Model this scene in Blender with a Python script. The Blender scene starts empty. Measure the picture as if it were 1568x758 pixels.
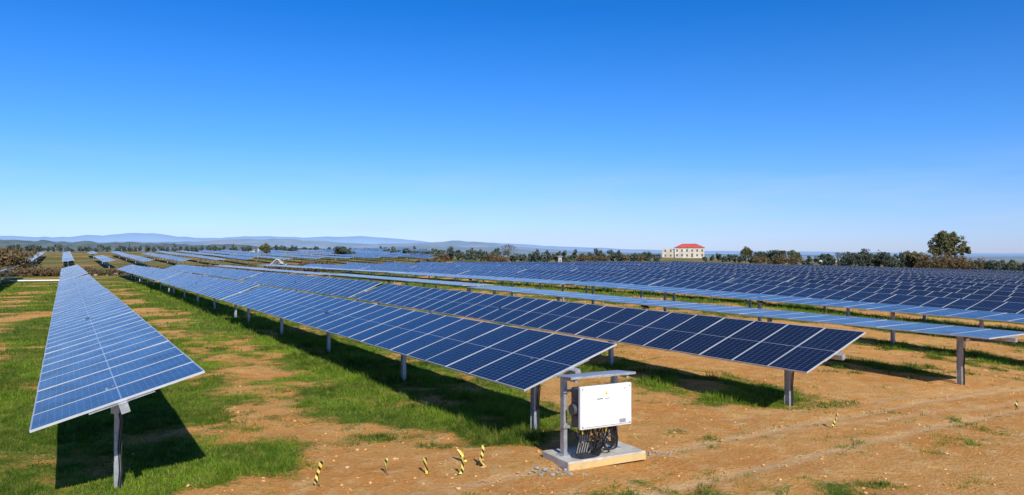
import bpy, math, random
import numpy as np
from mathutils import Vector, Matrix
random.seed(7); rng=np.random.default_rng(11)
S=bpy.context.scene
S.view_settings.view_transform='Standard'
try: S.view_settings.look='None'
except Exception: pass
S.view_settings.exposure=0
COL=S.collection
F=1150.0; HZ=388.0; CH=3.8
def B(px): return (px-784.0)/F
ANG=math.radians(30.8); CA,SA=math.cos(ANG),math.sin(ANG)
P0=(-5.67,11.0)
def pr(p,r): return (P0[0]+CA*p-SA*r, P0[1]+SA*p+CA*r)
def inv(x,y):
    rx=x-P0[0]; ry=y-P0[1]
    return CA*rx+SA*ry, -SA*rx+CA*ry
def sstep(a,b,v):
    t=np.clip((v-a)/(b-a),0,1); return t*t*(3-2*t)
TAB=rng.random((256,256))
def vn(x,y,sc,off=0):
    x=np.asarray(x,float)/sc+off*17.3; y=np.asarray(y,float)/sc+off*9.1
    xi=np.floor(x).astype(int); yi=np.floor(y).astype(int); fx=x-xi; fy=y-yi
    fx=fx*fx*(3-2*fx); fy=fy*fy*(3-2*fy)
    a=TAB[xi%256,yi%256]; b=TAB[(xi+1)%256,yi%256]; c=TAB[xi%256,(yi+1)%256]; d=TAB[(xi+1)%256,(yi+1)%256]
    return (a*(1-fx)+b*fx)*(1-fy)+(c*(1-fx)+d*fx)*fy
def fbm(x,y,sc,o=4,off=0):
    s=0;a=1;t=0
    for i in range(o):
        s=s+a*vn(x,y,sc/2**i,off+i); t+=a; a*=.5
    return s/t
def hgt(x,y):
    x=np.asarray(x,float); y=np.asarray(y,float)
    u=x-.2*y
    d=np.interp(u,[-2,4,10,14,18,40,72,130,300],[0,-.08,-.25,-.45,-.55,-1.3,-2.6,-4.6,-7])
    b=x/np.maximum(y,5)
    wl=1-sstep(-.15,-.02,b)
    rl=np.interp(y,[0,140,180,250,350,450,700,1500],[0,0,.8,2.2,4.4,4.8,0,-15])*wl
    rr=np.interp(y,[0,200,450,600,900,1500],[0,0,1.6,1.0,-5,-15])*(1-wl)
    far=np.interp(y,[1500,6000,30000],[0,-10,-20])
    h=d*(1-sstep(500,1200,y))+rl+rr+far
    near=1-sstep(60,120,np.hypot(x,y-20))
    h=h+near*((fbm(x,y,1.2,3,3)-.5)*.14)
    h=h+sstep(100,250,y)*(fbm(x,y,60,3,5)-.5)*.8
    return h
def ruts(x,y):
    # wheel tracks sweeping across the headland, parallel to the row ends
    p,r=inv(x,y)
    q=r+1.9+.35*np.sin(p*.22)+.12*(fbm(x,y,2,2,15)-.5)
    m=np.exp(-((q-.85)/.16)**2)+np.exp(-((q+.85)/.16)**2)
    q2=r+.2+.09*(p-8)+.3*np.sin(p*.17+1)
    m2=np.exp(-((q2-.8)/.15)**2)+np.exp(-((q2+.8)/.15)**2)
    return (m*sstep(3,6,p)+.7*m2*sstep(11,14,p))
def grassmask(x,y):
    p,r=inv(x,y)
    lane=np.abs(((p/7.6)%1)-.5)*7.6
    track=np.exp(-(lane/1.2)**2)
    n=fbm(x,y,1.9,5,7)-.5; n2=fbm(x,y,9,3,21)-.5; n3=fbm(x,y,.6,3,51)-.5
    g=.78-.36*track+n*1.6+n2*.5
    g=g-.34*sstep(8,12,p)*(1-sstep(10,24,r))
    nb=fbm(x,y,3.0,4,63)-.5
    head=sstep(-1.3,1.5,r+nb*3.4-1.1*sstep(6,20,p))
    hl=sstep(.6,3.0,p+nb*3)
    g=g*(1-hl*(1-head))+(n*1.1+n2*.6+.11)*hl*(1-head)
    g=g+.26*np.exp(-((lane-3.0)/.6)**2)*sstep(.2,1.5,r)*(p>2)
    return g+n3*.75
# ---------- helpers ----------
def newmesh(name,V,Fc,mats=(),mi=None,smooth=False,attrs=None,uv=None):
    me=bpy.data.meshes.new(name)
    me.from_pydata([tuple(v) for v in V] if not isinstance(V,np.ndarray) else V.tolist(),[],Fc if not isinstance(Fc,np.ndarray) else Fc.tolist())
    for m in mats: me.materials.append(m)
    if mi is not None: me.polygons.foreach_set('material_index',mi)
    if smooth: me.polygons.foreach_set('use_smooth',[True]*len(me.polygons))
    if attrs:
        for k,v in attrs.items():
            a=me.attributes.new(k,'FLOAT','POINT'); a.data.foreach_set('value',np.asarray(v,dtype=np.float32))
    if uv is not None:
        l=me.uv_layers.new(name='UVMap'); l.data.foreach_set('uv',np.asarray(uv,dtype=np.float32).ravel())
    me.update(); return me
def obj(name,me,loc=(0,0,0),rot=(0,0,0),parent=None):
    o=bpy.data.objects.new(name,me); COL.objects.link(o)
    o.location=loc; o.rotation_euler=rot
    if parent: o.parent=parent
    return o
def empty(name,loc=(0,0,0),rotz=0):
    o=bpy.data.objects.new(name,None); COL.objects.link(o); o.location=loc; o.rotation_euler=(0,0,rotz); o.empty_display_size=.3; return o
class MB:
    def __init__(s): s.V=[];s.F=[];s.M=[]
    def box(s,c,d,m=0,rot=None):
        n=len(s.V); R=rot or Matrix.Identity(3)
        for z in(-1,1):
            for y in(-1,1):
                for x in(-1,1):
                    v=R@Vector((x*d[0]/2,y*d[1]/2,z*d[2]/2)); s.V.append((c[0]+v.x,c[1]+v.y,c[2]+v.z))
        for f in((0,2,3,1),(4,5,7,6),(0,1,5,4),(2,6,7,3),(0,4,6,2),(1,3,7,5)):
            s.F.append(tuple(n+i for i in f)); s.M.append(m)
    def cyl(s,a,b,r1,r2,k=8,m=0):
        a=Vector(a);b=Vector(b);d=(b-a).normalized()
        q=Vector((1,0,0)) if abs(d.z)>.9 else Vector((0,0,1))
        u=d.cross(q).normalized(); w=d.cross(u); n=len(s.V)
        for c,r in((a,r1),(b,r2)):
            for i in range(k):
                t=2*math.pi*i/k; v=c+u*math.cos(t)*r+w*math.sin(t)*r; s.V.append(tuple(v))
        for i in range(k):
            j=(i+1)%k; s.F.append((n+i,n+j,n+k+j,n+k+i)); s.M.append(m)
        s.F.append(tuple(n+i for i in reversed(range(k)))); s.M.append(m)
        s.F.append(tuple(n+k+i for i in range(k))); s.M.append(m)
    def tube(s,pts,r,k=6,m=0):
        for a,b in zip(pts[:-1],pts[1:]): s.cyl(a,b,r,r,k,m)
    def quad(s,vs,m=0):
        n=len(s.V); s.V+= [tuple(v) for v in vs]; s.F.append(tuple(range(n,n+len(vs)))); s.M.append(m)
    def mesh(s,name,mats,smooth=False): return newmesh(name,s.V,s.F,mats,s.M,smooth)
# ---------- materials ----------
class N:
    def __init__(s,name):
        s.m=bpy.data.materials.new(name); s.m.use_nodes=True; s.t=s.m.node_tree; s.p=s.t.nodes['Principled BSDF']
    def n(s,t,**k):
        x=s.t.nodes.new(t)
        for a,b in k.items(): setattr(x,a,b)
        return x
    def l(s,a,b): s.t.links.new(a,b)
    def math(s,op,a,b=None,c=None):
        x=s.n('ShaderNodeMath',operation=op)
        for i,v in enumerate((a,b,c)):
            if v is None: continue
            if hasattr(v,'links'): s.l(v,x.inputs[i])
            else: x.inputs[i].default_value=v
        return x.outputs[0]
    def mix(s,f,a,b):
        x=s.n('ShaderNodeMix',data_type='RGBA')
        for i,v in ((0,f),(6,a),(7,b)):
            if hasattr(v,'links'): s.l(v,x.inputs[i])
            else: x.inputs[i].default_value=v if i==0 else (*v,1)
        return x.outputs[2]
    def noise(s,sc,det=5,rough=.6,vec=None):
        x=s.n('ShaderNodeTexNoise'); x.inputs['Scale'].default_value=sc; x.inputs['Detail'].default_value=det; x.inputs['Roughness'].default_value=rough
        if vec is not None: s.l(vec,x.inputs['Vector'])
        return x.outputs['Fac']
    def pos(s): return s.n('ShaderNodeNewGeometry').outputs['Position']
    def obj(s): return s.n('ShaderNodeTexCoord').outputs['Object']
    def mr(s,v,a,b,c=0,d=1):
        x=s.n('ShaderNodeMapRange'); s.l(v,x.inputs[0])
        for i,q in enumerate((a,b,c,d)): x.inputs[i+1].default_value=q
        return x.outputs[0]
    def bump(s,h,st,dist):
        x=s.n('ShaderNodeBump'); x.inputs['Strength'].default_value=st; x.inputs['Distance'].default_value=dist
        s.l(h,x.inputs['Height']); s.l(x.outputs[0],s.p.inputs['Normal'])
    def attr(s,n): return s.n('ShaderNodeAttribute',attribute_name=n).outputs['Fac']
def simple(name,c1,c2,sc=4,rough=.6,metal=0,bump=0,spec=.5):
    k=N(name); f=k.mr(k.noise(sc,6,.6,k.obj()),.35,.65)
    k.l(k.mix(f,c1,c2),k.p.inputs['Base Color']); k.p.inputs['Roughness'].default_value=rough; k.p.inputs['Metallic'].default_value=metal
    k.p.inputs['Specular IOR Level'].default_value=spec
    if bump: k.bump(k.noise(sc*6,4,.6,k.obj()),.5,bump)
    return k.m
M_alu=simple('aluminium_frame',(.52,.53,.54),(.60,.61,.61),3,.42,.3)
M_galv=simple('galvanised_steel',(.36,.38,.39),(.52,.54,.55),9,.45,.5)
M_back=simple('module_backsheet',(.30,.31,.33),(.36,.37,.39),2,.5)
M_white=simple('white_enamel',(.72,.71,.68),(.83,.83,.81),2.2,.38)
M_dgrey=simple('dark_grey_casting',(.05,.05,.055),(.09,.09,.095),8,.5)
M_black=simple('black_cable_rubber',(.012,.012,.013),(.03,.03,.03),9,.45)
M_conc=simple('concrete',(.42,.37,.29),(.58,.55,.50),5,.9,0,.004)
M_rub=simple('grey_rubble',(.24,.22,.19),(.42,.39,.34),5,.95,0,.006)
M_concdirty=simple('soil_stained_concrete',(.70,.47,.18),(.56,.40,.18),6,.9,0,.004)
M_yel=simple('yellow_plastic',(.75,.55,.02),(.8,.6,.03),6,.45)
M_orange=simple('orange_paint',(.6,.16,.06),(.65,.2,.08),6,.5)
M_stone=simple('stone',(.30,.25,.19),(.48,.42,.34),5,.95,0,.01)
M_bark=simple('bark',(.09,.065,.045),(.16,.12,.09),5,.95,0,.02)
# glass
k=N('photovoltaic_glass')
uvn=k.n('ShaderNodeUVMap'); sp=k.n('ShaderNodeSeparateXYZ'); k.l(uvn.outputs[0],sp.inputs[0])
U,Vv=sp.outputs[0],sp.outputs[1]
def gridline(c,cnt):
    fr=k.math('FRACT',k.math('MULTIPLY',c,cnt)); return k.math('MINIMUM',fr,k.math('SUBTRACT',1.0,fr))
du=gridline(U,6.0); dv=gridline(Vv,24.0)
dum=k.math('MULTIPLY',du,.185); dvm=k.math('MULTIPLY',dv,.095)
lu=k.mr(dum,.0016,.0030,1,0); lv=k.mr(dvm,.0012,.0024,1,0)
dia=k.mr(k.math('ADD',dum,dvm),.008,.012,1,0)
mid=k.mr(k.math('ABSOLUTE',k.math('SUBTRACT',Vv,.5)),.0036,.0052,1,0)
edge=k.math('MINIMUM',k.math('MULTIPLY',k.math('MINIMUM',U,k.math('SUBTRACT',1.0,U)),1.1),k.math('MULTIPLY',k.math('MINIMUM',Vv,k.math('SUBTRACT',1.0,Vv)),2.3))
eg=k.mr(edge,.005,.008,1,0)
ln=k.math('MAXIMUM',k.math('MAXIMUM',k.math('MULTIPLY',lu,.6),k.math('MULTIPLY',lv,.35)),k.math('MAXIMUM',k.math('MULTIPLY',dia,.65),k.math('MAXIMUM',k.math('MULTIPLY',mid,.7),k.math('MULTIPLY',eg,.8))))
at=k.attr('modrnd')
base=k.mix(at,(.0045,.0080,.025),(.008,.015,.046))
pn=k.noise(.25,4,.6,k.pos())
base=k.mix(k.mr(pn,.4,.75,0,.3),base,(.016,.023,.042))
colr=k.mix(ln,base,(.40,.42,.46))
k.l(colr,k.p.inputs['Base Color'])
k.l(k.mr(k.noise(2,4,.6,k.pos()),.3,.7,.16,.28),k.p.inputs['Roughness'])
k.p.inputs['IOR'].default_value=1.47
k.p.inputs['Sheen Weight'].default_value=.34; k.p.inputs['Sheen Roughness'].default_value=.20; k.p.inputs['Sheen Tint'].default_value=(.98,.93,.85,1)
M_glass=k.m
# ground
k=N('earth_and_grass'); pos=k.pos()
n1=k.noise(2.2,8,.65,pos); n2=k.noise(.35,5,.6,pos); n3=k.noise(14,6,.7,pos); n4=k.noise(45,4,.7,pos)
g=k.math('ADD',k.attr('grass'),k.math('MULTIPLY',k.math('SUBTRACT',n1,.5),1.0))
g=k.math('ADD',g,k.math('MULTIPLY',k.math('SUBTRACT',n3,.5),1.2))
gm=k.mr(g,.38,.70)
dirt=k.mix(k.mr(n2,.35,.65),(.77,.335,.085),(.86,.45,.14))
dirt=k.mix(k.mr(n1,.50,.68),dirt,(.92,.58,.24))
dirt=k.mix(k.mr(n3,.50,.72,0,.75),dirt,(.50,.205,.05))
dirt=k.mix(k.mr(n4,.58,.72,0,.45),dirt,(.92,.64,.33))
dirt=k.mix(k.math('MULTIPLY',k.attr('rut'),.5),dirt,(.93,.66,.36))
vo=k.n('ShaderNodeTexVoronoi'); vo.inputs['Scale'].default_value=22; k.l(pos,vo.inputs['Vector'])
dirt=k.mix(k.mr(vo.outputs['Distance'],.0,.16,.45,0),dirt,(.40,.175,.05))
gr=k.mix(k.mr(n3,.35,.65),(.050,.095,.010),(.14,.215,.020))
gr=k.mix(k.mr(n2,.42,.66,0,.7),gr,(.21,.22,.04))
gr=k.mix(k.mr(n1,.55,.75,0,.6),gr,(.045,.072,.010))
c=k.mix(gm,dirt,gr)
far=k.attr('far')
nf=k.noise(.03,6,.65,pos)
scrub=k.mix(k.mr(nf,.4,.6),(.12,.135,.04),(.34,.23,.10))
scrub=k.mix(k.mr(k.noise(.25,5,.6,pos),.5,.6,0,.6),scrub,(.06,.07,.022))
c=k.mix(far,c,scrub)
c=k.mix(k.attr('haze'),c,(.26,.38,.52))  # aerial haze painted into the ground colour, bluer with distance
k.l(c,k.p.inputs['Base Color']); k.p.inputs['Roughness'].default_value=.95; k.p.inputs['Specular IOR Level'].default_value=.1
k.bump(k.math('ADD',k.math('MULTIPLY',n3,1.2),k.math('ADD',k.math('MULTIPLY',n4,.5),k.math('MULTIPLY',n1,1.6))),1.0,.08)
M_ground=k.m
def foliage(name,c1,c2,c3,trans=.25,haze=0,hc=(.25,.38,.52)):
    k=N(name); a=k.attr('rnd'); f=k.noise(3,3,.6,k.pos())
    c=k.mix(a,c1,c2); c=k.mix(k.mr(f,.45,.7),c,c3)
    if haze: c=k.mix(haze,c,hc)  # distance haze mixed straight into the leaf colour
    k.l(c,k.p.inputs['Base Color']); k.p.inputs['Roughness'].default_value=.7; k.p.inputs['Specular IOR Level'].default_value=.2
    tr=k.n('ShaderNodeBsdfTranslucent'); k.l(c,tr.inputs[0]); mx=k.n('ShaderNodeMixShader'); mx.inputs[0].default_value=trans
    out=[x for x in k.t.nodes if x.type=='OUTPUT_MATERIAL'][0]
    k.l(k.p.outputs[0],mx.inputs[1]); k.l(tr.outputs[0],mx.inputs[2]); k.l(mx.outputs[0],out.inputs[0]); return k.m
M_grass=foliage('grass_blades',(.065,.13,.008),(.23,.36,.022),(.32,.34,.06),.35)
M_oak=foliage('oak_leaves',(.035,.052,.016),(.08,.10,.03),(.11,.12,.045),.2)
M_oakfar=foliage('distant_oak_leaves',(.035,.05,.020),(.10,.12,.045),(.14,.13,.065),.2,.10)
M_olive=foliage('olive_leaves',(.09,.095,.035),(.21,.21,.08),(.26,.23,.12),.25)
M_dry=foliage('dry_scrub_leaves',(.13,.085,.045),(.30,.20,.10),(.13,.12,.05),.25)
# ---------- ground ----------
def axis(a,b,st,lo,hi,gr=1.09):
    L=list(np.arange(a,b,st)); s=st; v=L[-1]
    while v<hi: s*=gr; v+=s; L.append(v)
    s=st; v=a; 
    while v>lo: s*=gr; v-=s; L.insert(0,v)
    return np.array(L)
X=axis(-20,24,.13,-16000,16000); Y=axis(9,40,.13,-300,26000)
gx,gy=np.meshgrid(X,Y); nx,ny=len(X),len(Y)
RT=ruts(gx,gy)*(1-sstep(35,50,gy))
gz=hgt(gx,gy)-.03*RT
V=np.stack([gx.ravel(),gy.ravel(),gz.ravel()],1)
ii=np.arange(ny-1)[:,None]*nx+np.arange(nx-1)[None,:]
Fq=np.stack([ii,ii+1,ii+nx+1,ii+nx],-1).reshape(-1,4)
gmask=grassmask(gx,gy).ravel()
pp,rr_=inv(gx,gy)
field=sstep(126,138,rr_).ravel()
D_=np.hypot(gx,gy).ravel()
farr=np.clip(np.maximum(field,sstep(300,330,D_)),0,1)*(.75+.25*sstep(300,600,D_))
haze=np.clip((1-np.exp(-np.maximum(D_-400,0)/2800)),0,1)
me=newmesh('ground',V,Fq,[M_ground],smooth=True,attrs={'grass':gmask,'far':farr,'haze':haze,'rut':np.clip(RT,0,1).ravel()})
obj('ground',me)
# ---------- grass ----------
def blades(n,dmin,dmax,bmax,hs,seed,pw=1.0):
    r=np.random.default_rng(seed)
    d=dmin+(dmax-dmin)*r.random(n)**pw; b=(r.random(n)*2-1)*bmax; x=b*d; y=d
    m=grassmask(x,y)+(fbm(x,y,.5,2,31)-.5)*.5
    keep=m>(.32+.40*r.random(n)); 
    rare=(fbm(x,y,.22,2,77)>.70)&(r.random(n)<.4)
    keep|=rare&(m>-.05)
    x=x[keep];y=y[keep];m=m[keep];d=d[keep]
    T=5; x=np.repeat(x,T);y=np.repeat(y,T);m=np.repeat(m,T);d=np.repeat(d,T); K=len(x)
    sc=np.maximum(1,d/16)
    x=x+r.normal(0,.035,K)*sc; y=y+r.normal(0,.035,K)*sc; z=hgt(x,y)-.01
    p,q=inv(x,y); lane=np.abs(((p/7.6)%1)-.5)*7.6
    tuft=sstep(.52,.68,fbm(x,y,.7,2,91))
    tall=1+1.2*sstep(2.2,3.2,lane)*(p>3)*sstep(0,1,q)+1.1*tuft
    h=(.020+.052*r.random(K)**1.5)*hs*tall*np.clip(.4+m,.35,1.3)*(1+.15*(sc-1))
    w=(.004+.005*r.random(K))*sc
    a=r.random(K)*6.283; ln=r.normal(0,.5,(K,2))*h[:,None]
    dx=np.cos(a)*w;dy=np.sin(a)*w
    V=np.empty((K,3,3)); V[:,0]=np.stack([x-dx,y-dy,z],1); V[:,1]=np.stack([x+dx,y+dy,z],1); V[:,2]=np.stack([x+ln[:,0],y+ln[:,1],z+h],1)
    rn=np.clip(fbm(x,y,1.6,4,41)*2.6-.85+r.normal(0,.22,K)-.3*tuft,0,1)
    return V.reshape(-1,3),np.repeat(rn,3)
Va,ra=blades(150000,11,34,.82,1.0,1,1.2); Vb,rb=blades(60000,30,95,.72,1.2,2,1.3)
V=np.concatenate([Va,Vb]); rn=np.concatenate([ra,rb]); Fg=np.arange(len(V)).reshape(-1,3)
obj('grass',newmesh('grass',V,Fg,[M_grass],attrs={'rnd':rn}))
# ---------- stones ----------
def rockmesh(name,pts,mat):
    t=(1+5**.5)/2
    iv=np.array([(-1,t,0),(1,t,0),(-1,-t,0),(1,-t,0),(0,-1,t),(0,1,t),(0,-1,-t),(0,1,-t),(t,0,-1),(t,0,1),(-t,0,-1),(-t,0,1)])/1.9
    fi=np.array([(0,11,5),(0,5,1),(0,1,7),(0,7,10),(0,10,11),(1,5,9),(5,11,4),(11,10,2),(10,7,6),(7,1,8),(3,9,4),(3,4,2),(3,2,6),(3,6,8),(3,8,9),(4,9,5),(2,4,11),(6,2,10),(8,6,7),(9,8,1)])
    V=[];Fc=[]
    for i,(x,y,z,s) in enumerate(pts):
        v=iv*(1+rng.normal(0,.16,(12,1)))*np.array([1,rng.uniform(.6,1),rng.uniform(.4,.75)])*s
        a=rng.random()*6.28; R=np.array([[math.cos(a),-math.sin(a),0],[math.sin(a),math.cos(a),0],[0,0,1]])
        V.append(v@R.T+np.array([x,y,z])); Fc.append(fi+12*i)
    return newmesh(name,np.concatenate(V),np.concatenate(Fc),[mat])
M_clod=simple('earth_clods_soil',(.54,.25,.07),(.80,.48,.20),5,.95,0,.01)
pts=[]
while len(pts)<3200:
    d=11+26*rng.random()**1.6; x=rng.uniform(-.8,.8)*d
    if grassmask(x,d)<.5: pts.append((x,d,float(hgt(x,d))+.004,.008+.036*rng.random()**4))
obj('earth_clods',rockmesh('earth_clods',pts,M_clod))
pts=[]
for i in range(38):
    x=.72+rng.normal(0,.25); y=13.05+rng.normal(0,.13); s=.015+.045*rng.random()**2; pts.append((x,y,float(hgt(x,y))+s*.2,s))
for i in range(22):
    x=2.75+rng.normal(0,.2); y=14.4+rng.normal(0,.12); s=.012+.025*rng.random()**2; pts.append((x,y,float(hgt(x,y))+s*.2,s))
obj('concrete_rubble',rockmesh('concrete_rubble',pts,M_rub))
pts=[]
for (px,yy) in ((532,718),(205,700),(290,745),(560,690)):
    d=CH*F/(yy-HZ); x=B(px)*d; pts.append((x,d,float(hgt(x,d))+.015,.045))
obj('field_stones',rockmesh('field_stones',pts,M_clod))
# ---------- tracker ----------
NM=28; MW=1.134; GAP=.014; W=2.36; LT=NM*(MW+GAP)
def table_mesh():
    V=[];Fc=[];Mi=[];UV=[];A=[]
    fw=.016
    def face(ix,m,uv=None):
        Fc.append(ix);Mi.append(m)
        UV.extend(uv if uv else [(0,0)]*len(ix))
    for i in range(NM):
        y0=i*(MW+GAP);y1=y0+MW; n=len(V); zt=.13; jz=random.uniform(-.003,.003); zt+=jz; jt=random.uniform(-.006,.006)
        def ring(e,z): return [(-W/2+e,y0+e,z-jt),(W/2-e,y0+e,z+jt),(W/2-e,y1-e,z+jt),(-W/2+e,y1-e,z-jt)]
        V+=ring(0,zt)+ring(fw,zt)+ring(fw,zt-.004)+ring(0,zt-.035); A+=[random.random()]*16
        for j in range(4):
            q=(j+1)%4
            face((n+j,n+q,n+4+q,n+4+j),0); face((n+4+j,n+4+q,n+8+q,n+8+j),0); face((n+12+j,n+12+q,n+q,n+j),0)
        face((n+8,n+9,n+10,n+11),1,[(0,0),(0,1),(1,1),(1,0)])
        face((n+15,n+14,n+13,n+12),2)
    b=MB()
    b.box((0,LT/2,0),(.12,LT+.3,.12),0)
    for i in range(NM+1):
        y=i*(MW+GAP)-GAP/2
        y=min(max(y,.05),LT-.05)
        b.box((0,y,.078),(.9,.05,.034),0)
    for i in range(0,NM,2): b.box((.16,i*(MW+GAP)+.5,.075),(.14,.1,.03),1)
    n=len(V); V+=b.V; A+=[0]*len(b.V)
    for f,m in zip(b.F,b.M): face(tuple(n+i for i in f),3+m)
    return newmesh('panel_table',V,Fc,[M_alu,M_glass,M_back,M_galv,M_black],Mi,attrs={'modrnd':A},uv=UV)
TM=table_mesh()
PY=[1.45,8.7,LT/2,23.3,LT-1.6]
def post_mesh(h):
    b=MB()
    b.box((0,0,h/2-.4),(.006,.14,h+.55-.12),0)
    for s in(-1,1): b.box((0,s*.073,h/2-.4),(.11,.006,h+.55-.12),0)
    b.box((-.062,0,h-.16),(.008,.13,.26),0); b.box((.062,0,h-.16),(.008,.13,.26),0)
    for s in(-1,1):
        b.box((s*.085,0,h),(.02,.07,.22),0); 
    b.box((0,0,h-.1),(.19,.07,.03),0); b.box((0,0,h+.1),(.19,.07,.02),0)
    return b.mesh('pile_post',[M_galv])
PM=post_mesh(1.6)
def motor_mesh():
    b=MB(); b.box((0,0,0),(.26,.2,.26)); b.cyl((0,0,-.1),(0,-.3,-.16),.05,.05,10); b.cyl((-.16,0,0),(.16,0,0),.11,.11,12); return b.mesh('slew_drive',[M_dgrey])
MM=motor_mesh()
def solar_row(p,r0,ntr,tilt,zoff=0.0,start=0):
    x0,y0=pr(p,r0); e=empty('solar_panel_row',(x0,y0,float(hgt(x0,y0))))
    L=e.location.copy()
    for i in range(ntr):
        s=r0+i*(LT+.6); xa,ya=pr(p,s); xb,yb=pr(p,s+LT)
        za=float(hgt(xa,ya));zb=float(hgt(xb,yb))
        zo=zoff+(random.uniform(-.05,.05) if i or p>18 else 0)
        tl=tilt+(random.uniform(-2.2,2.2) if i or p>18 else 0)
        h=1.48+zo
        obj('panel_table_%d'%(i+1),TM,(xa-L.x,ya-L.y,za+h-L.z),(math.atan2(zb-za,LT),-math.radians(tl),ANG),e)
        for j,py in enumerate(PY):
            xp,yp=pr(p,s+py); zt=za+(zb-za)*py/LT+h
            obj('post_%d_%d'%(i+1,j+1),PM,(xp-L.x,yp-L.y,zt-1.6-L.z),(0,0,ANG),e)
            if j==2: obj('slew_drive_%d'%(i+1),MM,(xp-L.x,yp-L.y,zt-L.z),(0,0,ANG),e)
    return e
row1=solar_row(0,0,4,16.2,.10)
row2=solar_row(7.92,-.18,4,18.5,-.02)
row3=solar_row(15.15,-.9,4,20.5,-.05)
row4=solar_row(22.9,-1.0,4,1.0,.07)
row5=solar_row(30.6,-1.2,4,2.0,.1)
solar_row(-7.6,60,2,17); solar_row(-15.2,60,2,17)
for n in range(5,37):
    s0=3.57*n-12
    kk=max(0,int((s0-6)//(LT+.6)))
    solar_row(7.65*n,-1.0+kk*(LT+.6),4-kk,17+random.uniform(-1,1))
# far-left solar field
for n in range(-9,30):
    for blk in range(4):
        s=172+blk*34+(6 if n%5==0 else 0)
        if blk>=1 and n>20: continue
        x,y=pr(7.65*n,s+16); b=x/y
        if b<-.80 or b>-.125: continue
        if random.random()<.07: continue
        solar_row(7.65*n,s,1,10+random.uniform(-4,4))
def row_end(e,p,r,zt):
    x,y=pr(p,r); L=e.location
    b=MB()
    b.box((-.02,-.12,-.16),(.34,.16,.05),0); b.box((-.17,-.12,-.05),(.04,.14,.22),0); b.box((.16,-.12,-.05),(.04,.14,.22),0)
    b.box((.03,-.21,-.12),(.16,.02,.10),1); b.box((.19,-.19,-.06),(.03,.03,.12),2)
    b.box((-.05,-.12,-.28),(.12,.1,.14),0)
    pts=[(.02,-.1,-.2),(.06,-.13,-.5),(.03,-.11,-.9),(.05,-.11,-1.3),(.02,-.12,-1.62)]
    b.tube(pts,.014,6,3); b.tube([(a-.03,c+.01,z) for a,c,z in pts],.012,6,3)
    obj('end_bearing_bracket',b.mesh('end_bearing_bracket',[M_galv,M_white,M_orange,M_black]),(x-L.x,y-L.y,zt-L.z),(0,0,ANG),e)
row_end(row1,0,1.45,1.58); row_end(row2,7.92,1.27,1.45); row_end(row3,15.15,.55,1.33); row_end(row4,22.9,.45,1.27)
for e,p,r,z in ((row3,15.15+.55,1.0,1.02),(row2,7.92+.5,6.5,1.0)):
    b=MB(); b.box((0,0,0),(.42,.18,.14),0); b.box((0,0,-.085),(.3,.12,.03),1); b.box((-.1,0,.2),(.03,.03,.28),2); b.box((.1,0,.2),(.03,.03,.28),2)
    x,y=pr(p,r); L=e.location; obj('string_box',b.mesh('string_box',[M_white,M_dgrey,M_galv]),(x-L.x,y-L.y,z-L.z),(0,0,ANG),e)
# ---------- inverter station ----------
gx0,gy0=.98,13.1
inv_e=empty('inverter_station',(gx0,gy0,float(hgt(gx0,gy0))),ANG*.9)
def bev(o,w=.01,s=2):
    m=o.modifiers.new('b','BEVEL'); m.width=w; m.segments=s; m.limit_method='ANGLE'
b=MB(); b.box((.84,.45,.06),(1.68,.9,.16)); o=obj('concrete_slab',b.mesh('slab',[M_conc]),parent=inv_e); bev(o,.015)
b=MB(); b.box((.84,-.005,.05),(1.66,.012,.12)); obj('slab_stained_face',b.mesh('slabface',[M_concdirty]),parent=inv_e)
b=MB()
for x in(.17,1.28):
    b.box((x,.48,.84),(.008,.12,1.42)); b.box((x+.035,.424,.84),(.07,.008,1.42)); b.box((x+.035,.536,.84),(.07,.008,1.42)); b.box((x+.03,.48,.145),(.2,.22,.012))
    b.box((x+.03,.30,1.53),(.05,.5,.05))
for z in(.66,1.30): b.box((.74,.40,z),(1.2,.04,.05))
obj('support_frame',b.mesh('frame',[M_galv]),parent=inv_e)
b=MB(); b.box((.76,.30,1.585),(1.40,.58,.006),0,Matrix.Rotation(math.radians(-5),3,'X')); b.box((.76,.010,1.59),(1.40,.006,.04)); 
obj('sun_shade_roof',b.mesh('shade',[M_galv]),parent=inv_e)
b=MB(); b.box((.80,.20,1.03),(1.06,.30,.70)); o=obj('inverter_back_housing',b.mesh('backh',[M_dgrey]),parent=inv_e); bev(o,.03,3)
b=MB(); b.box((.80,.03,1.05),(1.11,.08,.76)); o=obj('inverter_front_cover',b.mesh('front',[M_white]),parent=inv_e); bev(o,.02,3)
b=MB(); b.cyl((.19,.2,1.0),(.265,.2,1.0),.1,.1,16,0); b.quad([(.76,-.0125,1.26),(.83,-.0125,1.26),(.795,-.0125,1.325)],1); b.box((.66,-.012,1.19),(.13,.003,.016),0); b.box((.82,-.012,1.19),(.10,.003,.010),0)
b.box((1.15,-.012,.76),(.14,.003,.07),2); b.box((.80,-.0115,.705),(1.06,.002,.006),0)
for x in(.29,1.31):
    for z in(.72,1.38): b.cyl((x,-.010,z),(x,-.016,z),.012,.012,8,0)
for i in range(5): b.box((.256,.2,.88+i*.07),(.02,.22,.012),0)
b.box((1.2,-.012,1.34),(.05,.003,.01),0)
obj('fan_and_labels',b.mesh('labels',[M_dgrey,M_yel,M_galv]),parent=inv_e)
b=MB()
for j in range(3):
    for i in range(13):
        b.cyl((.36+i*.05,.1+j*.07,.69),(.36+i*.05,.1+j*.07,.57),.012,.010,6,1 if (i+j)%5==0 else 0)
r2=random.Random(3)
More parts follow.
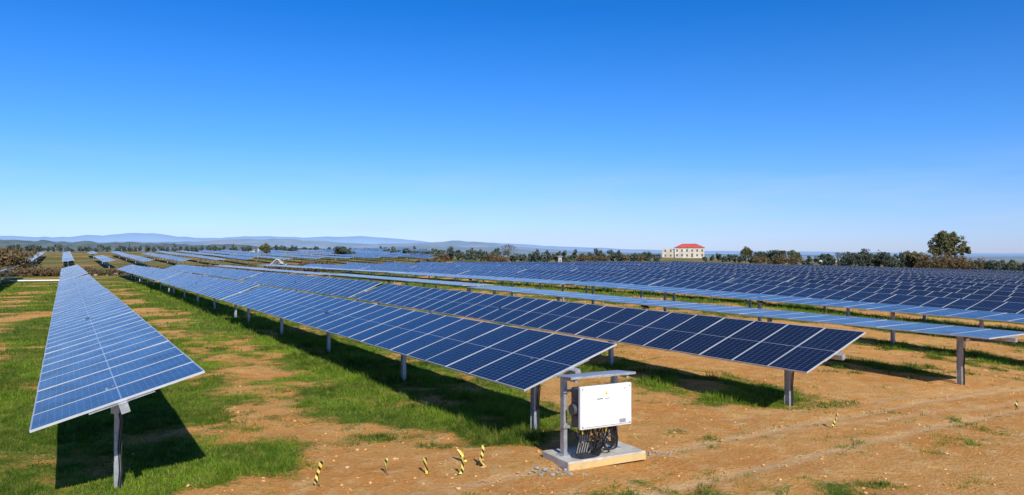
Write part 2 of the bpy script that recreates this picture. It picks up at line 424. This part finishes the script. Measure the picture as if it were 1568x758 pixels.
for i in range(34):
    x=.34+r2.random()*.72; y=.1+r2.random()*.16; xe=.35+r2.random()*.75; dip=.16+r2.random()*.22
    pts=[]
    for t in range(9):
        q=t/8; pts.append((x+(xe-x)*q+.05*math.sin(q*6+i), y+.12*q+.06*math.sin(q*5+i*2), .6-(.6-dip)*math.sin(min(q*1.5,1)*math.pi/2)+.05*math.sin(q*7+i)))
    b.tube(pts,.010,5,2 if i%7==3 else 0)
for i in range(5):
    x=.28+i*.05; b.tube([(x+.1,.2,.6),(x+.02,.12,.42),(x-.06,.08,.25),(x+.05,.05,.17),(x+.22,.1,.16),(x+.4,.25,.2)],.02,7,0)
for i in range(4):
    x=1.02+i*.04; b.tube([(x,.2,.62),(x+.06,.22,.4),(x+.1,.3,.2),(x-.05,.4,.15)],.018,7,0)
for i in range(16):
    t0=i/16*6.28; t1=(i+1)/16*6.28
    for (cx,cz,rr) in((.42,.33,.12),(.95,.36,.12)): b.cyl((cx+rr*math.cos(t0),.1,cz+rr*math.sin(t0)),(cx+rr*math.cos(t1),.1,cz+rr*math.sin(t1)),.016,.016,6,0)
obj('cable_bundle',b.mesh('cables',[M_black,M_yel,M_galv]),parent=inv_e)
# ---------- hazard tape markers ----------
k=N('hazard_tape'); sp=k.n('ShaderNodeSeparateXYZ'); k.l(k.obj(),sp.inputs[0])
st=k.math('FRACT',k.math('MULTIPLY',k.math('ADD',sp.outputs[2],k.math('MULTIPLY',sp.outputs[0],1.5)),7.0)); f=k.mr(st,.50,.56)
k.l(k.mix(f,(.82,.66,.12),(.02,.02,.02)),k.p.inputs['Base Color']); k.p.inputs['Roughness'].default_value=.4; M_tape=k.m
M_wood=simple('wooden_peg',(.34,.20,.10),(.48,.30,.16),9,.8)
def marker(px,yb,hh,lean,seed,w0=.036):
    d=CH*F/(yb-HZ); x=B(px)*d; r=random.Random(seed); b=MB()
    tx=math.sin(lean)*hh
    b.cyl((0,0,-.05),(tx,0,hh),.011,.010,6,1)
    V=[];n=8; lo=r.uniform(.1,.35)
    for i in range(n):
        q=i/(n-1); z=hh*(.98-(.98-lo)*q); cx=tx*z/hh+.012*math.sin(q*5+seed); w=w0*(1+.35*math.sin(q*4+seed*2)); tw=math.sin(q*3+seed)*.7
        V.append((cx-w*math.cos(tw),-.016-w*math.sin(tw),z)); V.append((cx+w*math.cos(tw),-.016+w*math.sin(tw),z-.015))
    for i in range(n-1): b.quad([V[2*i],V[2*i+1],V[2*i+3],V[2*i+2]],0)
    p0=(V[-2][0],V[-2][1],V[-2][2]); p1=(V[-1][0],V[-1][1],V[-1][2]); ex=r.uniform(-.12,.12)
    b.quad([p0,p1,(p1[0]+ex,p1[1]-.06,max(.02,p1[2]-.08)),(p0[0]+ex,p0[1]-.05,max(.015,p0[2]-.07))],0)
    m=b.mesh('hazard_tape_marker',[M_tape,M_wood]); obj('hazard_tape_marker',m,(x,d,float(hgt(x,d))),(0,0,r.uniform(-.6,.6)))
for i,a in enumerate(((483,747,.42,.22,1),(591,727,.28,.08,2),(654,726,.30,-.08,3),(706,727,.32,.16,4),(732,713,.38,.3,5),(713,706,.24,-.6,6),(1274,650,.32,.35,7),(1554,612,.24,.1,8))): marker(*a)
# ---------- foliage builders ----------
def crown(c,rad,ncl,nlf,ls,r,V,A,flat=1.0,cl=.33,base=0):
    c=np.array(c);rad=np.array(rad)
    for i in range(ncl):
        d=r.normal(size=3); d/=np.linalg.norm(d); q=r.random()**.4*.85
        cc=c+d*rad*q; cr=rad*cl*r.uniform(.6,1.25); 
        dd=r.normal(size=(nlf,3)); dd/=np.linalg.norm(dd,axis=1)[:,None]
        pt=cc+dd*cr*(r.random((nlf,1))**.5)
        a=r.normal(size=(nlf,3)); a/=np.linalg.norm(a,axis=1)[:,None]; b2=np.cross(a,r.normal(size=(nlf,3))); b2/=np.linalg.norm(b2,axis=1)[:,None]
        s=ls*r.uniform(.5,1.2,(nlf,1))
        qd=np.stack([pt-a*s,pt-b2*s*.6,pt+a*s,pt+b2*s*.6],1)
        V.append(qd.reshape(-1,3)); sh=np.clip(r.random()*.6+.3*d[2]+.1+base,0,1); A.append(np.full(nlf*4,sh))  # clump tone: partly random, lighter towards the crown top
def folmesh(name,V,A,mat,extra=None):
    V=np.concatenate(V);A=np.concatenate(A);Fq=np.arange(len(V)).reshape(-1,4).tolist(); Vl=V.tolist(); mi=[0]*len(Fq); mats=[mat]; A=A.tolist()
    if extra:
        n=len(Vl); Vl+=[list(v) for v in extra.V]; A+=[0]*len(extra.V)
        Fq+= [tuple(n+i for i in f) for f in extra.F]; mi+=[1]*len(extra.F); mats.append(M_bark)
    me=bpy.data.meshes.new(name); me.from_pydata(Vl,[],Fq)
    for m in mats: me.materials.append(m)
    me.polygons.foreach_set('material_index',mi); a=me.attributes.new('rnd','FLOAT','POINT'); a.data.foreach_set('value',A); me.update(); return me
def tree(name,px,D,ztop,wpx,mat,seed,ncl=40,nlf=60,ls=.35,trunkfrac=.35,lobes=None):
    r=np.random.default_rng(seed); x=B(px)*D;y=D;z=float(hgt(x,y)); H=ztop-z; w=wpx*D/F/2
    V=[];A=[];b=MB()
    b.cyl((0,0,-.3),(0.1,0,H*trunkfrac),w*.07+.12,w*.05+.08,8)
    lobes=lobes or [(0,0,.68,1,.34)]
    for lx,ly,lz,lw,lh in lobes:
        c=(lx*w,ly*w,lz*H); b.cyl((0.1,0,H*trunkfrac*.9),c,w*.04+.06,.04,6)
        crown(c,(w*lw,w*lw,H*lh),ncl,nlf,ls,r,V,A)
        for i in range(5):
            dd=r.normal(size=3); dd/=np.linalg.norm(dd); e=np.array(c)+dd*np.array((w*lw,w*lw,H*lh))*.7; b.cyl(c,tuple(e),.06,.02,5)
    return obj(name,folmesh(name,V,A,mat,b),(x,y,z))
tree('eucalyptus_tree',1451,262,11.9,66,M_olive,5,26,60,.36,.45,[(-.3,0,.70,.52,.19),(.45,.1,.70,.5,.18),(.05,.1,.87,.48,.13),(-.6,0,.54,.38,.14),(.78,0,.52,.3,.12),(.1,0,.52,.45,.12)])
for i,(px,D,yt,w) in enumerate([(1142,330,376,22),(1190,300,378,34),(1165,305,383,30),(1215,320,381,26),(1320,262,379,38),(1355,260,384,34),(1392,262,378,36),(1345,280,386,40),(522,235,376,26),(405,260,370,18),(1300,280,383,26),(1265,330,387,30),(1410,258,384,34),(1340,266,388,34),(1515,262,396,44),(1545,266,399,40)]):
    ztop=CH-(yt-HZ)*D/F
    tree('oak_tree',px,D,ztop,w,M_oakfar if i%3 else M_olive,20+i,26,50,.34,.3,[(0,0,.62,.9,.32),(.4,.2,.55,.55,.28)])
def bare(px,D,ytop,seed):
    r=random.Random(seed); x=B(px)*D; z=float(hgt(x,D)); H=CH-(ytop-HZ)*D/F-z; b=MB()
    def br(p,d,l,rad,k):
        e=p+d*l; b.cyl(p,e,rad,rad*.7,5)
        if k==0: return
        for i in range(3):
            nd=(d+Vector((r.uniform(-.7,.7),r.uniform(-.7,.7),r.uniform(-.1,.5)))).normalized(); br(e,nd,l*.72,rad*.62,k-1)
    br(Vector((0,0,-.2)),Vector((0,0,1)),H*.32,.16,5); obj('bare_tree',b.mesh('bare_tree',[M_bark]),(x,D,z))
bare(778,210,371,4); bare(1283,270,384,9)
V=[];A=[]; r=np.random.default_rng(77); VB=[];AB=[]
specs=[(505,540,380,240,3,26),(560,600,384,300,5,20),(600,660,382,260,8,22),(655,770,383,250,14,22),(640,780,380,420,14,16),(785,870,383,240,9,24),(870,1012,386,290,16,20),(905,1000,382,330,7,20),(1078,1135,388,330,7,18),(1135,1225,386,310,10,22),(1230,1290,391,300,7,20),(1290,1420,388,268,20,24),(1488,1600,398,258,20,28),(1600,1800,398,262,16,34),(-200,0,380,260,14,30),(380,520,376,430,12,12),(40,380,375,470,46,12),(0,60,374,420,8,14),(420,640,378,520,20,12)]
for a,b_,yt,D,n,w in specs:
    for i in range(n):
        px=a+(b_-a)*(i+r.random())/n; d=D*r.uniform(.95,1.1); x=B(px)*d; z=float(hgt(x,d)); zt=CH-(yt+r.uniform(-4,6)*min(1,260/D)-HZ)*d/F; H=max(zt-z,1.6); ww=w*d/F/2*r.uniform(.4,1.15)
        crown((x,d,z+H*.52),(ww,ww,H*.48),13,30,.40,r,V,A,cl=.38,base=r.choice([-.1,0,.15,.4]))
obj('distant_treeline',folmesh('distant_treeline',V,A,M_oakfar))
for (a,b_,r0,r1,n) in ((-45,66,133,147,480),):
    for i in range(n):
        p=a+(b_-a)*r.random()**1.1; s=r0+(r1-r0)*r.random(); x,y=pr(p,s); z=float(hgt(x,y)); h=r.uniform(.6,1.7); w=r.uniform(.8,2.0)
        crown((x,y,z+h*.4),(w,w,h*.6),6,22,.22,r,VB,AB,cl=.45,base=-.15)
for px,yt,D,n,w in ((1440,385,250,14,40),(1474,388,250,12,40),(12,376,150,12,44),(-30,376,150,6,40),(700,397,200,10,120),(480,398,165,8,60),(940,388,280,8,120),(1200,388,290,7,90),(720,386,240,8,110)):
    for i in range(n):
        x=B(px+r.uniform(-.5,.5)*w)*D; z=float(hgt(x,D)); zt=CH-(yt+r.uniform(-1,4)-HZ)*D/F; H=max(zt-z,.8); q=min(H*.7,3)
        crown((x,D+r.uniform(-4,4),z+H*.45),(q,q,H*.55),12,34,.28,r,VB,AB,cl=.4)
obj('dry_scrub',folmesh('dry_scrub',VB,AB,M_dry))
pts=[]
for i in range(150):
    p=r.uniform(-25,70); s=r.uniform(131,150) if i<110 else r.uniform(140,165); x,y=pr(p,s); q=.15+.5*r.random()**3; pts.append((x,y,float(hgt(x,y))+q*.3,q))
obj('field_boulders',rockmesh('field_boulders',pts,M_stone))
# ---------- farmhouse ----------
M_wall=simple('weathered_plaster',(.50,.42,.31),(.72,.66,.56),.35,.9); M_roof=simple('red_roof_tiles',(.52,.06,.05),(.62,.11,.08),.6,.8); M_void=simple('dark_window_opening',(.06,.055,.05),(.12,.11,.10),2,.6)
D=450; hx=B(1046)*D; hz=float(hgt(hx,D)); house=empty('farmhouse',(hx,D,hz),math.radians(-12))
b=MB(); b.box((3.6,0,2.8),(17,11,6.0)); b.box((-8.6,.3,2.5),(7.2,9.5,5.4)); b.box((-11.5,.0,5.4),(1.2,9,.5)); b.box((-7,-4.2,5.4),(1.0,.8,.7))
b.box((3.6,0,5.9),(17.5,11.5,.25)); obj('walls',b.mesh('walls',[M_wall]),parent=house)
b=MB()
e0,e1,f0,f1=-5.4,12.6,-6,6; zt=8.4
b.V=[(e0,f0,6.03),(e1,f0,6.03),(e1,f1,6.03),(e0,f1,6.03),(e0+5,0,zt),(e1-5,0,zt)]
b.F=[(0,1,5,4),(1,2,5),(2,3,4,5),(3,0,4),(3,2,1,0)]; b.M=[0]*5
obj('roof',b.mesh('roof',[M_roof]),parent=house)
b=MB()
for fl,zc in((0,1.5),(1,4.3)):
    for i in range(6):
        x=-3.6+i*2.9; b.box((x,-5.51,zc),(.95,.06,1.4 if not(fl==0 and i==3) else 2.2))
    for i in range(2): b.box((-10.4+i*3.2,-4.46,zc-.2),(.9,.06,1.3))
    for i in range(3): b.box((-12.21,-2.5+i*2.8,zc-.2),(.06,1.0,1.4)); b.box((12.11,-3+i*3,zc),(.06,1.1,1.5))
obj('windows',b.mesh('windows',[M_void]),parent=house)
b=MB(); 
for x in(0,7): b.box((x,1.2,7.9),(.8,.8,1.3))
obj('chimneys',b.mesh('chimneys',[M_wall]),parent=house)
def shed(name,px,D,w,dp,h,roofh,rot,zb=None,wm=M_white,rm=M_galv):
    x=B(px)*D; e=empty(name,(x,D,float(hgt(x,D))-.2 if zb is None else zb),rot)
    b=MB(); b.box((0,0,h/2),(w,dp,h)); 
    n=len(b.V); b.V+=[(-w/2,-dp/2,h),(-w/2,dp/2,h),(-w/2,0,h+roofh),(w/2,-dp/2,h),(w/2,dp/2,h),(w/2,0,h+roofh)]; b.F+=[(n,n+2,n+1),(n+3,n+4,n+5)]; b.M+=[0,0]
    obj('walls',b.mesh('w',[wm]),parent=e)
    b=MB(); b.quad([(-w/2-.2,-dp/2-.3,h-.05),(w/2+.2,-dp/2-.3,h-.05),(w/2+.2,0,h+roofh+.1),(-w/2-.2,0,h+roofh+.1)]); b.quad([(-w/2-.2,dp/2+.3,h-.05),(w/2+.2,dp/2+.3,h-.05),(w/2+.2,0,h+roofh+.1),(-w/2-.2,0,h+roofh+.1)])
    obj('roof',b.mesh('r',[rm]),parent=e)
    b=MB(); nn=max(1,int(w/4))
    for i in range(nn): b.box((-w/2+(i+.5)*w/nn,-dp/2-.02,h*.45),(w/nn*.35,.04,h*.55))
    obj('doors',b.mesh('d',[M_void]),parent=e)
shed('transformer_kiosk',857,225,1.0,1.0,2.7,.25,.2,wm=M_conc)
shed('white_shed',380,520,9,6,2.6,.9,.3,wm=M_conc); shed('white_shed',400,520,4,4,4,.8,.1,wm=M_conc)
shed('white_shed',1255,1500,26,14,6,3,.3,-16); shed('white_shed',1290,1600,40,14,6,3,-.1,-17)
D=170; x=B(425)*D; e=empty('gable_frame',(x,D,float(hgt(x,D))),.15)
b=MB()
for y in(-1.2,1.2):
    b.cyl((-2.3,y,0),(0,y,1.9),.06,.06,6); b.cyl((2.3,y,0),(0,y,1.9),.06,.06,6); b.cyl((-1.2,y,.95),(1.2,y,.95),.05,.05,6)
b.quad([(-2.3,-1.2,.03),(-2.3,1.2,.03),(0,1.2,1.95),(0,-1.2,1.95)])
obj('white_frame',b.mesh('gf',[M_white]),parent=e)
b=MB(); x=B(22)*101; b.cyl((x,100,.15),(x+6,102,.15),.10,.10,8); obj('white_pipe',b.mesh('pipe',[M_white]))
# ---------- hills ----------
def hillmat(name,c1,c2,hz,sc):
    k=N(name); f=k.mr(k.noise(sc,6,.65,k.pos()),.42,.58); c=k.mix(f,c1,c2); c=k.mix(hz,c,(.28,.43,.64))  # atmospheric haze painted as blue in the hill base colour
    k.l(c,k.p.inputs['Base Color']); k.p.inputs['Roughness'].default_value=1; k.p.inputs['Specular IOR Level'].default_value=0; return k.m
def ridge(name,D,dep,prof,mat,nz,zb):
    na,nb=260,14; px=np.linspace(prof[0][0],prof[-1][0],na); yt=np.interp(px,[a for a,_ in prof],[b for _,b in prof])
    V=[]
    for j in range(nb):
        v=j/(nb-1); d=D+dep*(v-.5)
        bx=(px-784)/F*d; zt=CH+(HZ-yt)*D/F
        sh=math.sin(math.pi*v)**.8
        z=zb+(zt-zb)*sh*(1+nz*(fbm(px,np.full(na,v*60),22,4,3)-.5))
        V.append(np.stack([bx,np.full(na,d),z],1))
    V=np.concatenate(V); ii=np.arange(nb-1)[:,None]*na+np.arange(na-1)[None,:]
    obj(name,newmesh(name,V,np.stack([ii,ii+1,ii+na+1,ii+na],-1).reshape(-1,4),[mat],smooth=True))
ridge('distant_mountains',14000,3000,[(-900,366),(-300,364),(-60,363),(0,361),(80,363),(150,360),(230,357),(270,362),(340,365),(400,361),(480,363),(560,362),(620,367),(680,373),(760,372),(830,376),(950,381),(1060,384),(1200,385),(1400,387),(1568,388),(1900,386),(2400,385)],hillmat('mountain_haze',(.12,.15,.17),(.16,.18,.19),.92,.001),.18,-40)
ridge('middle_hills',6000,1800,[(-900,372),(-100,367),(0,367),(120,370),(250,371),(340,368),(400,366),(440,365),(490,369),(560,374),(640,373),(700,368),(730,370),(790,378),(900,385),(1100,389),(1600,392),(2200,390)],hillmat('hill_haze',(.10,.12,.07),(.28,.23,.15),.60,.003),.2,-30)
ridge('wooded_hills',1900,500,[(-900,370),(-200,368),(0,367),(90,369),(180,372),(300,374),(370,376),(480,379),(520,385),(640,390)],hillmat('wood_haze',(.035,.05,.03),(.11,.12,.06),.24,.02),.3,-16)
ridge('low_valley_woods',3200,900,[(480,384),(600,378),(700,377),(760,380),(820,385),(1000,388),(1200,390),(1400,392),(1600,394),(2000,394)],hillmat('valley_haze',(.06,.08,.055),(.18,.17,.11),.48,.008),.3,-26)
# ---------- light ----------
dirv=Vector((.492,-1.255,1.0)).normalized()
sl=bpy.data.lights.new('sun','SUN'); sl.energy=5.0; sl.angle=math.radians(.5); sl.color=(1,.96,.88)
so=bpy.data.objects.new('sun',sl); COL.objects.link(so); so.rotation_euler=dirv.to_track_quat('Z','Y').to_euler(); so.location=(0,-20,40)
w=bpy.data.worlds.new('World'); S.world=w; w.use_nodes=True; t=w.node_tree; bg=t.nodes['Background']
sk=t.nodes.new('ShaderNodeTexSky'); sk.sky_type='NISHITA'; sk.sun_disc=False; sk.sun_elevation=math.asin(dirv.z); sk.sun_rotation=math.atan2(dirv.x,dirv.y)
sk.air_density=1.0; sk.dust_density=.3; sk.ozone_density=2.5; sk.altitude=300
tc=t.nodes.new('ShaderNodeTexCoord'); sx=t.nodes.new('ShaderNodeSeparateXYZ'); t.links.new(tc.outputs['Generated'],sx.inputs[0])
rp=t.nodes.new('ShaderNodeValToRGB'); t.links.new(sx.outputs[2],rp.inputs[0]); cr=rp.color_ramp
cr.elements[0].position=0; cr.elements[0].color=(.34,.42,.76,1); cr.elements[1].position=1; cr.elements[1].color=(.13,.25,.42,1)
for p,c in ((.04,(.30,.41,.73,1)),(.15,(.165,.38,.71,1)),(.31,(.04,.31,.67,1)),(.5,(.07,.27,.52,1))):
    e_=cr.elements.new(p); e_.color=c
vm=t.nodes.new('ShaderNodeVectorMath'); vm.operation='MULTIPLY'; t.links.new(sk.outputs[0],vm.inputs[0]); t.links.new(rp.outputs[0],vm.inputs[1])
v2=t.nodes.new('ShaderNodeVectorMath'); v2.operation='SCALE'; v2.inputs['Scale'].default_value=2.0; t.links.new(vm.outputs[0],v2.inputs[0])
mp=t.nodes.new('ShaderNodeMapping'); mp.inputs['Scale'].default_value=(3,3,22); t.links.new(tc.outputs['Generated'],mp.inputs[0])
nz=t.nodes.new('ShaderNodeTexNoise'); nz.inputs['Scale'].default_value=1.6; nz.inputs['Detail'].default_value=6; t.links.new(mp.outputs[0],nz.inputs['Vector'])
m1=t.nodes.new('ShaderNodeMapRange'); t.links.new(nz.outputs['Fac'],m1.inputs[0]); m1.inputs[1].default_value=.42; m1.inputs[2].default_value=.78; m1.inputs[4].default_value=.5
m2=t.nodes.new('ShaderNodeMapRange'); t.links.new(sx.outputs[2],m2.inputs[0]); m2.inputs[1].default_value=.13; m2.inputs[2].default_value=.05
mm=t.nodes.new('ShaderNodeMath'); mm.operation='MULTIPLY'; t.links.new(m1.outputs[0],mm.inputs[0]); t.links.new(m2.outputs[0],mm.inputs[1])
mx=t.nodes.new('ShaderNodeMix'); mx.data_type='RGBA'; t.links.new(mm.outputs[0],mx.inputs[0]); t.links.new(v2.outputs[0],mx.inputs[6]); mx.inputs[7].default_value=(5.0,6.2,7.2,1)
t.links.new(mx.outputs[2],bg.inputs[0]); bg.inputs[1].default_value=.11
# ---------- camera ----------
cd=bpy.data.cameras.new('camera'); cd.sensor_width=36; cd.lens=36*F/1568; cd.clip_end=60000; cd.clip_start=.1
co=bpy.data.objects.new('camera',cd); COL.objects.link(co); co.location=(0,0,CH); co.rotation_euler=(math.radians(90)+math.atan(9/F),0,0); S.camera=co
